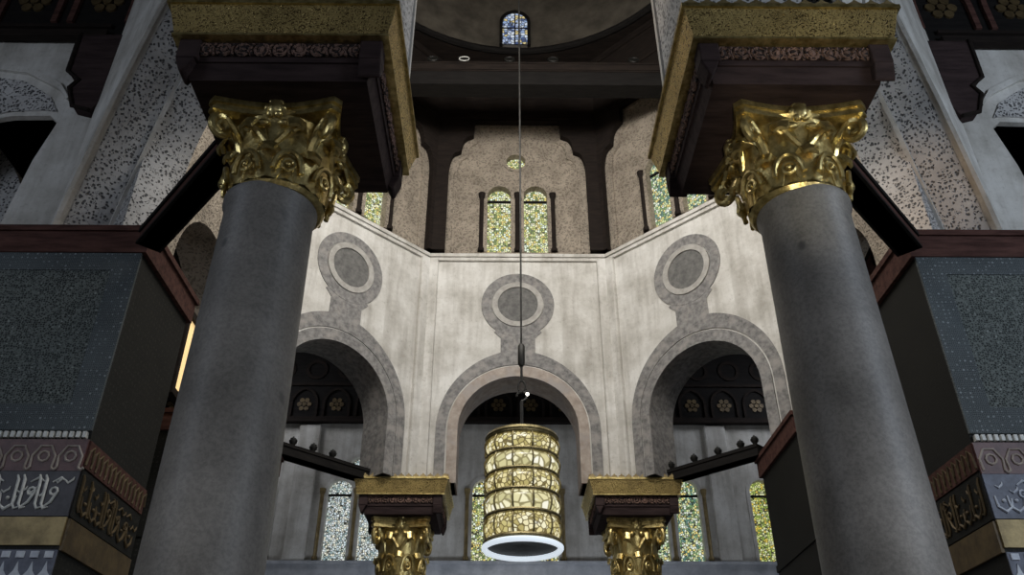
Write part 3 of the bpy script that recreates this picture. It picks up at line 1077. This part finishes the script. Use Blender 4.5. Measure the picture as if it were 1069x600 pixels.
def make_pier(front_y, back_y, side, near, top=7.06):
    """marble-clad pier; local x outwards from the axis"""
    root = empty('marble_pier', (side * (PX0 + PX1) / 2, (front_y + back_y) / 2, 0))
    hw, hd = (PX1 - PX0) / 2, (back_y - front_y) / 2
    B().box((-hw, -hd, 0), (hw, hd, top - .3)).build('core', 'side_marble', root)
    # wooden cornice at the top
    b = B()
    b.box((-hw - .05, -hd - .05, top - .34), (hw + .05, hd + .05, top - .02))
    b.box((-hw - .08, -hd - .08, top - .07), (hw + .08, hd + .08, top))
    b.build('wooden_cornice', 'red_wood', root)
    xi = -side * hw            # inner edge (towards the axis)
    yf = -hd
    if near:
        B().box((-hw + .28, yf - .02, 4.95), (hw - .28, yf, 6.52)).build('front_panel', 'mosaic', root)
        b = B()
        b.plate(rect(-hw, 4.68, hw, 6.74), yf - .03, yf, [rect(-hw + .28, 4.95, hw - .28, 6.50)])
        b.build('panel_border', 'mosaic_border', root)
        b = B()
        for i in range(44):
            x = -hw + .03 + i * (2 * hw - .03) / 44
            b.box((x, yf - .05, 4.60), (x + .034, yf, 4.66))
        b.build('bead_row', 'white_inlay', root)
        # red frieze of trefoil loops
        f = B().box((-hw, yf - .02, 4.28), (hw, yf, 4.59)).build('red_frieze', 'red_marble', root)
        b = B()
        for i in range(11):
            cx = -hw + (i + .5) * 2 * hw / 11
            b.tube([(cx - .1, yf - .025, 4.31), (cx - .11, yf - .025, 4.42), (cx - .05, yf - .025, 4.52), (cx + .05, yf - .025, 4.52), (cx + .11, yf - .025, 4.42), (cx + .1, yf - .025, 4.31)], .012, 6)
            b.tube([(cx + .05 * math.cos(a), yf - .025, 4.42 + .05 * math.sin(a)) for a in [k * PI / 4 for k in range(8)]], .012, 6, True)
            b.tube([(cx + .1, yf - .025, 4.31), (cx + .125, yf - .025, 4.29), (cx + .15, yf - .025, 4.31)], .014, 6)
        b.build('loop_ornament', 'voussoir_warm', f)
        ins = B().box((-hw, yf - .015, 3.86), (hw, yf, 4.28)).build('inscription_band', 'ink' if side < 0 else 'lavender', root)
        script_strokes(-hw + .05, hw, 3.90, 4.24, yf - .022, 5 if side < 0 else 11).build('inscription', 'white_inlay' if side < 0 else 'pale_inlay', ins, True)
        B().box((-hw, yf - .02, 3.60), (hw, yf, 3.85)).build('gilded_band', 'gold_dull', root)
        c = B().box((-hw, yf - .015, 3.2), (hw, yf, 3.56)).build('lower_band', 'lavender', root)
        b = B()
        for i in range(22):
            cx = -hw + (i + .5) * 2 * hw / 22
            b.plate([(cx - .05, 3.24), (cx - .05, 3.34), (cx - .02, 3.38), (cx, 3.46), (cx + .02, 3.38), (cx + .05, 3.34), (cx + .05, 3.24)], yf - .025, yf - .01)
            b.box((cx - .035, yf - .03, 3.49), (cx + .035, yf - .01, 3.545))
        b.build('merlon_inlay', 'pale_inlay', c)
        # inner side: same bands round the corner, shade put into darker colours
        s = -side
        x0, x1 = sorted((xi, xi + s * .02))
        f2 = B().box((x0, -hd, 4.32), (x1, hd, 4.58)).build('side_frieze', 'red_wood', root)
        b = B()
        for i in range(14):
            cy = -hd + (i + .5) * 2 * hd / 14
            b.tube([(xi + s * .025, cy - .05, 4.34), (xi + s * .025, cy - .03, 4.48), (xi + s * .025, cy + .03, 4.54), (xi + s * .025, cy + .05, 4.40)], .012, 6)
        b.build('loop_ornament', 'gold_dark', f2)
        x0, x1 = sorted((xi, xi + s * .015))
        i2 = B().box((x0, -hd, 3.86), (x1, hd, 4.30)).build('side_inscription_band', 'side_marble', root)
        st = script_strokes(-hd + .05, hd, 3.90, 4.26, 0, 3)
        st.move(Matrix.Translation((xi + s * .022, 0, 0)) @ Matrix.Rotation(PI / 2, 4, 'Z'))
        st.build('inscription', 'gold_dark', i2, True)
        x0, x1 = sorted((xi, xi + s * .03))
        B().box((x0, -hd, 3.56), (x1, hd, 3.84)).build('side_gilded_band', 'gold_dark', root)
    else:
        b = B()
        b.box((-hw - .02, -hd - .02, 4.9), (hw + .02, hd + .02, 5.0))
        b.box((-hw - .02, -hd - .02, 3.8), (hw + .02, hd + .02, 3.9))
        b.build('marble_bands', 'side_marble', root)
    B().box((-hw - .08, -hd - .08, 0), (hw + .08, hd + .08, .35)).build('plinth', 'side_marble', root)
    return root


tag(make_pier(PY0, PY1, -1, True), 'shadowed dark marble pier with white inscription on near-black band', 'pier', 'piers of the octagon')
tag(make_pier(PY0, PY1, 1, True), 'dark mosaic marble pier with pale blue inscription on bluish band', 'pier', 'piers of the octagon')
tag(make_pier(11.9, 13.9, -1, False, 6.84), 'distant plain dark pier almost hidden behind the shadowed granite column', 'pier', 'piers of the octagon')
tag(make_pier(11.9, 13.9, 1, False, 6.84), 'distant plain dark pier beside the leaf green stained window', 'pier', 'piers of the octagon')


# ================================================================== TIE BEAMS
def tie(p0, p1, w, h, label, mat='red_wood'):
    p0, p1 = Vector(p0), Vector(p1)
    d = p1 - p0
    L = d.length
    root = empty('tie_beam', p0, math.atan2(d.y, d.x))
    B().box((0, -w / 2, -h / 2), (L, w / 2, h / 2)).build('timber', mat, root, False, .015)
    b = B()
    b.box((0, -w / 2 - .02, h / 2 - .05), (L, w / 2 + .02, h / 2 + .01))
    b.box((0, -w / 2 - .015, -h / 2), (L, w / 2 + .015, -h / 2 + .035))
    b.build('edge_molding', 'black_wood', root)
    tag(root, label, 'beam', 'tie beams')
    return root


tie((-2.74, 5.80, 6.80), (-4.08, 7.34, 7.02), .24, .20, 'dark wooden tie beam from the shadowed near column to the pier with white inscription')
tie((2.66, 5.80, 6.80), (4.08, 7.34, 7.02), .24, .20, 'dark wooden tie beam from the brightly gilded near column to the pier with blue inscription')
tie((-2.75, 15.22, 6.92), (-4.2, 13.75, 6.92), .24, .20, 'distant tie beam slanting above the bluish white stained window', 'black_wood')
tie((2.75, 15.22, 6.92), (4.2, 13.75, 6.92), .24, .20, 'distant tie beam slanting above the greenish stained window', 'black_wood')

# small lamp cups standing on the distant tie beams


def cup(loc, label, grp):
    root = empty('oil_lamp', loc)
    B().lathe([(.05, 0), (.055, .01), (.02, .03), (.03, .05), (.065, .09), (.075, .13), (.06, .15)], 14).build('bowl', 'iron', root, True)
    B().lathe([(.06, .15), (.055, .17), (.02, .19), (.012, .21)], 12).build('lid', 'iron', root, True)
    tag(root, label, 'lamp', grp)


for side, ts, what in ((-1, (.40, .58, .76), 'small dark lamp on the tie beam above the bluish window'), (1, (.08, .30, .52, .72, .84), 'small dark lamp on the tie beam above the greenish window')):
    for t in ts:
        cup((side * (2.75 + 1.65 * t), 15.22 - 1.67 * t, 7.03), what, 'small lamps in a row on the tie beam, %s' % ('bluish window' if side < 0 else 'greenish window'))

# ================================================================== GREAT BEAM UNDER THE DOME
bz0, bz1, by = 15.12, 15.74, 13.3
gb = empty('ceiling_beam', (0, by, bz0))
tag(gb, 'massive dark wooden beam spanning the octagon under the dome', 'beam')
B().box((-4.2, -.2, 0), (4.2, .2, .42)).build('lower_timber', 'black_wood', gb)
B().box((-4.2, -.24, .42), (4.2, .24, .62)).build('upper_timber', 'dark_wood', gb)
b = B()
b.box((-4.2, -.26, .59), (4.2, .26, .63))
b.box((-4.2, -.22, .39), (4.2, .22, .43))
b.build('beam_molding', 'dark_wood', gb)


def flood(x, label):
    root = empty('floodlight', (x, by - .05, bz1 + .02))
    b = B()
    b.box((-.10, -.04, 0), (.10, .04, .03))
    b.tube([(-.11, 0, .02), (-.12, 0, .16)], .012, 6)
    b.tube([(.11, 0, .02), (.12, 0, .16)], .012, 6)
    b.build('bracket', 'iron', root)
    b = B()
    b.lathe([(.05, -.10), (.09, -.06), (.11, .05), (.125, .09), (.125, .11)], 16)
    b.move(Matrix.Translation((0, 0, .16)) @ Matrix.Rotation(R(70), 4, 'X'))
    b.build('lamp_head', 'iron', root, True)
    b = B()
    b.tube([(.112 * math.cos(a), .112 * math.sin(a), .112) for a in [k * PI / 8 for k in range(16)]], .014, 6, True)
    b.move(Matrix.Translation((0, 0, .16)) @ Matrix.Rotation(R(70), 4, 'X'))
    b.build('rim', 'white_inlay' if 'pale' in label else 'iron', root, True)
    tag(root, label, 'floodlight', 'floodlights on the great beam')


for x, lb in ((-1.93, 'dark floodlight on the great beam, nearest the shadowed gilded impost'), (-1.22, 'floodlight with a pale ring on the great beam'),
              (-.20, 'dark floodlight on the great beam just beside the hanging cable'), (.78, 'dark floodlight on the great beam under the curve of the dome rim'),
              (2.6, 'dark floodlight on the great beam, nearest the brightly lit gilded impost')):
    flood(x, lb)


# ================================================================== WOODEN BRACKETS IN THE NEAR AISLE
def wbracket(side, label):
    root = empty('wooden_bracket', (0, 7.72, 0))
    pr = [(5.93, 10.36), (5.90, 9.66), (5.72, 9.50), (5.80, 9.36), (5.68, 9.05), (5.45, 8.98), (5.15, 9.6), (4.95, 10.36)]
    B().plate([(side * x, z) for x, z in pr], -.08, .08).build('stepped_board', 'purple_wood', root, False, .012)
    b = B()
    b.tube([(side * x, -.09, z) for x, z in pr[:6]], .03, 6)
    b.build('edge_bead', 'dark_wood', root)
    tag(root, label, 'bracket', 'stepped wooden brackets')


wbracket(-1, 'stepped red-brown wooden bracket under the frieze, beside the dim grey stucco arch')
wbracket(1, 'stepped dark wooden bracket under the frieze, beside the bluish lit stucco arch')

# ================================================================== THE GREAT LANTERN
LX, LY = -0.03, 10.75
ln = empty('hanging_lantern', (LX, LY, 4.37))
tag(ln, 'large cylindrical brass lantern of lit yellow glass hanging on a long cable', 'lantern')
zs = [0.13, 0.44, 0.72, 0.99, 1.25, 1.50]
RR = .465
for a, c in zip(zs, zs[1:]):
    b = B()
    pr = [(RR - .03, a + .01)] + [(RR - .03 + .055 * math.sin(PI * t / 6), a + .01 + (c - a - .02) * t / 6) for t in range(1, 6)] + [(RR - .03, c - .01)]
    b.lathe(pr, 48, cap=False)
    b.build('glass_tier', 'lamp_glass' if zs.index(a) % 2 == 0 else 'lamp_glass_pale', ln, True)
for i, z in enumerate(zs):
    r = RR + (.035 if i in (0, 1) else .02)
    b = B()
    b.lathe([(r - .05, z - .022), (r, z - .022), (r + .012, z), (r, z + .022), (r - .05, z + .022), (r - .05, z - .022)], 48, cap=False)
    b.build('hoop', 'brass', ln, True)
for k in range(12):
    a = 2 * PI * (k + .5) / 12
    b = B()
    pts = []
    for i, (z0, z1) in enumerate(zip(zs, zs[1:])):
        for t in range(0, 6):
            rr = RR + .002 + .05 * math.sin(PI * t / 6)
            pts.append((rr * math.cos(a), rr * math.sin(a), z0 + (z1 - z0) * t / 6))
    pts.append((RR * math.cos(a), RR * math.sin(a), zs[-1]))
    b.tube(pts, .013, 6)
    b.build('upright', 'brass', ln, True)
b = B()
b.lathe([(.455, .06), (.475, .035), (.505, .035), (.525, .06), (.525, .085), (.49, .105), (.455, .095), (.455, .06)], 56, cap=False)
b.build('light_ring', 'tube_light', ln, True)
b = B()
b.lathe([(.02, .13), (.455, .09)], 40, cap=False)
b.lathe([(.02, .16), (.455, .12)], 40, cap=False)
b.build('bottom_plate', 'iron', ln)
b = B()
b.lathe([(RR + .02, 1.50), (RR + .04, 1.53), (RR + .02, 1.57), (RR - .06, 1.59), (.10, 1.66), (.05, 1.75)], 40, cap=False)
b.build('crown', 'brass', ln, True)
b = B()
b.tube([(0, 0, 1.72), (0, 0, 2.12)], .022, 8)
b.tube([(0.0 + .07 * math.cos(t), 0, 2.19 + .07 * math.sin(t)) for t in [-PI / 2 + k * PI / 8 for k in range(13)]], .016, 8)
b.tube([(.05 * math.cos(t), .0, 2.34 + .09 * math.sin(t)) for t in [k * PI / 8 for k in range(16)]], .014, 8, True)
b.build('hook', 'iron', ln, True)
b = B()
b.tube([(0, 0, 2.42), (0, 0, 2.66)], .018, 8)
b.tube([(0, 0, 2.66), (0, 0, 2.70), (0, 0, 2.98), (0, 0, 3.02)], [.03, .052, .052, .03], 10)
b.build('swivel', 'iron', ln, True)
B().tube([(0, 0, 3.0), (0, -.0, 20.5)], .015, 8).build('cable', 'iron', ln, True)
b = B()
b.tube([(0, -.02, 2.25), (.07, -.06, 2.27), (.08, -.06, 2.22)], .008, 6)
b.build('bulb_arm', 'iron', ln, True)
B().ball((.08, -.06, 2.195), .022).build('bulb', 'bulb', ln, True)
